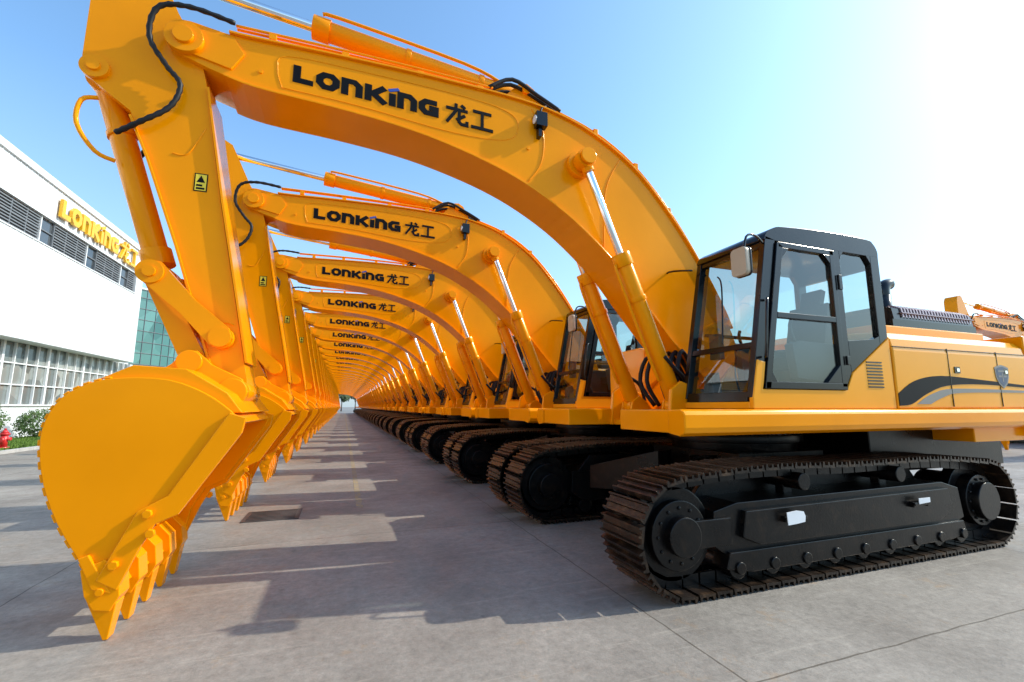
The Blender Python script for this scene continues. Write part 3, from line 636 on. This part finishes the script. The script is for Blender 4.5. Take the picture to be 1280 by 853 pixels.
for g in range(3,12):
    ya=Y0+g*4.8+1.28
    yb=min(ya+3.4,Y1-1.3)
    if yb-ya<.5: break
    for s in range(9): mb.box(XF-.17,XF-.06,ya,yb,SA+.06+s*.16,SA+.12+s*.16,LOU)
mb.box(XF-.02,XF+.05,Y0,Y1-1.2,SB,SB+.05,FR); mb.box(XF-.02,XF+.06,Y0,Y1-1.2,SA-.05,SA,FR)
y=Y0; i=0
while y<Y1-.5:
    wd=.16 if i%4==0 else .06
    mb.box(XF-.17,XF-.05,y,y+wd,1.75,4.95,FR); y+=.95; i+=1
for z in(2.75,3.85): mb.box(XF-.168,XF-.07,Y0,Y1-.5,z,z+.06,FR)
mb.box(XF-.05,XF+.1,Y0,Y1-.5,1.68,1.76,FR)
part('window_frames',mb)
mb=MB()
logo(mb,lambda u,v,d:(XF+.10+d,32.2+u,12.45+v),7.0,1.05,SIGN,SIGN,.16,True,.28,.17)
for i in range(20): mb.box(XF-.02,XF+.11,32.6+i*.5,32.64+i*.5,12.55,12.6,FRD)
part('sign_letters',mb)
e=link(bpy.data.objects.new('glass_office_building',None))
mb=MB(); arc=[]
for i in range(13):
    t=rad(-90+i*90/12); arc.append((-30+9.5*math.cos(t)+0,70+ -0+9.5*math.sin(t)))
poly=[(-44,60.5)]+arc+[(-20.5,86),(-44,86)]
n=len(poly); vs=[(x,y,0) for x,y in poly]+[(x,y,15.4) for x,y in poly]
mb.add(vs,[tuple(range(n)),tuple(range(2*n-1,n-1,-1))]+[(i,(i+1)%n,n+(i+1)%n,n+i) for i in range(n)],WG2); part('glass_walls',mb)
mb=MB()
for i in range(len(poly)-2):
    x0,y0=poly[i]; x1,y1=poly[i+1]; L=math.hypot(x1-x0,y1-y0); k=max(1,round(L/1.25))
    nx,ny=(y1-y0)/L,-(x1-x0)/L
    for s in range(k):
        px,py=x0+(x1-x0)*s/k+nx*.03,y0+(y1-y0)*s/k+ny*.03; mb.cyl((px,py,0),(px,py,15.4),.04,FRD,4,cap=False)
    for z in [1.3*j for j in range(1,12)]+[15.35]:
        mb.cyl((x0+nx*.03,y0+ny*.03,z),(x1+nx*.03,y1+ny*.03,z),.045 if z<15 else .16,FRD if z<15 else FR,4,cap=False)
part('mullions',mb)
e=link(bpy.data.objects.new('white_warehouse',None))
mb=MB(); mb.box(-60,-22.5,92,150,0,13,WALL); mb.box(-60.2,-22.3,91.8,150.2,12.7,13.2,FR)
y=93
while y<149: mb.box(-22.5,-22.44,y,y+2.5,9.5,11,WG); mb.box(-22.5,-22.44,y,y+2.5,3,5,WG); y+=3.6
part('walls',mb)
# ------------------------------------------------------------------ light
EL=36; AZ=-10
sd=Vector((math.cos(rad(EL))*math.cos(rad(AZ)),math.cos(rad(EL))*math.sin(rad(AZ)),math.sin(rad(EL))))
L=bpy.data.lights.new('sun','SUN'); L.energy=5.0; L.angle=rad(.5); L.color=(1,.93,.80)
lo=link(bpy.data.objects.new('sun',L)); lo.rotation_euler=sd.to_track_quat('Z','Y').to_euler()
w=bpy.data.worlds.new("World"); sc.world=w; w.use_nodes=True
nt=w.node_tree; bg=nt.nodes['Background']; sk=N(nt,'ShaderNodeTexSky',sky_type='NISHITA'); sk.sun_disc=False
sk.sun_elevation=rad(EL); sk.sun_rotation=rad(90-AZ); sk.dust_density=1.3; sk.air_density=1.0; sk.ozone_density=1.8
tc=N(nt,'ShaderNodeTexCoord'); sx=N(nt,'ShaderNodeSeparateXYZ'); nt.links.new(tc.outputs['Generated'],sx.inputs[0])
sky=mix('MULTIPLY',1.0,sk.outputs[0],(2.05,2.6,2.75))
hz=N(nt,'ShaderNodeValToRGB'); nt.links.new(sx.outputs['Z'],hz.inputs[0]); E=hz.color_ramp.elements
E[0].position=0; E[0].color=(.85,.85,.85,1); E[1].position=.5; E[1].color=(0,0,0,1); q=E.new(.15); q.color=(.42,.42,.42,1)
out=mix('MIX',hz.outputs[0],sky,(4.8,5.9,6.7))
nt.links.new(out,bg.inputs[0]); bg.inputs[1].default_value=.125
sc.view_settings.view_transform='Standard'; sc.view_settings.look='None'; sc.view_settings.exposure=0
cd=bpy.data.cameras.new('camera'); c=link(bpy.data.objects.new('camera',cd)); sc.camera=c
cd.lens=16; cd.sensor_width=36; cd.clip_end=5000; cd.clip_start=.05; c.location=(0,0,1.65); c.rotation_euler=(rad(98.2),0,-rad(20.1))
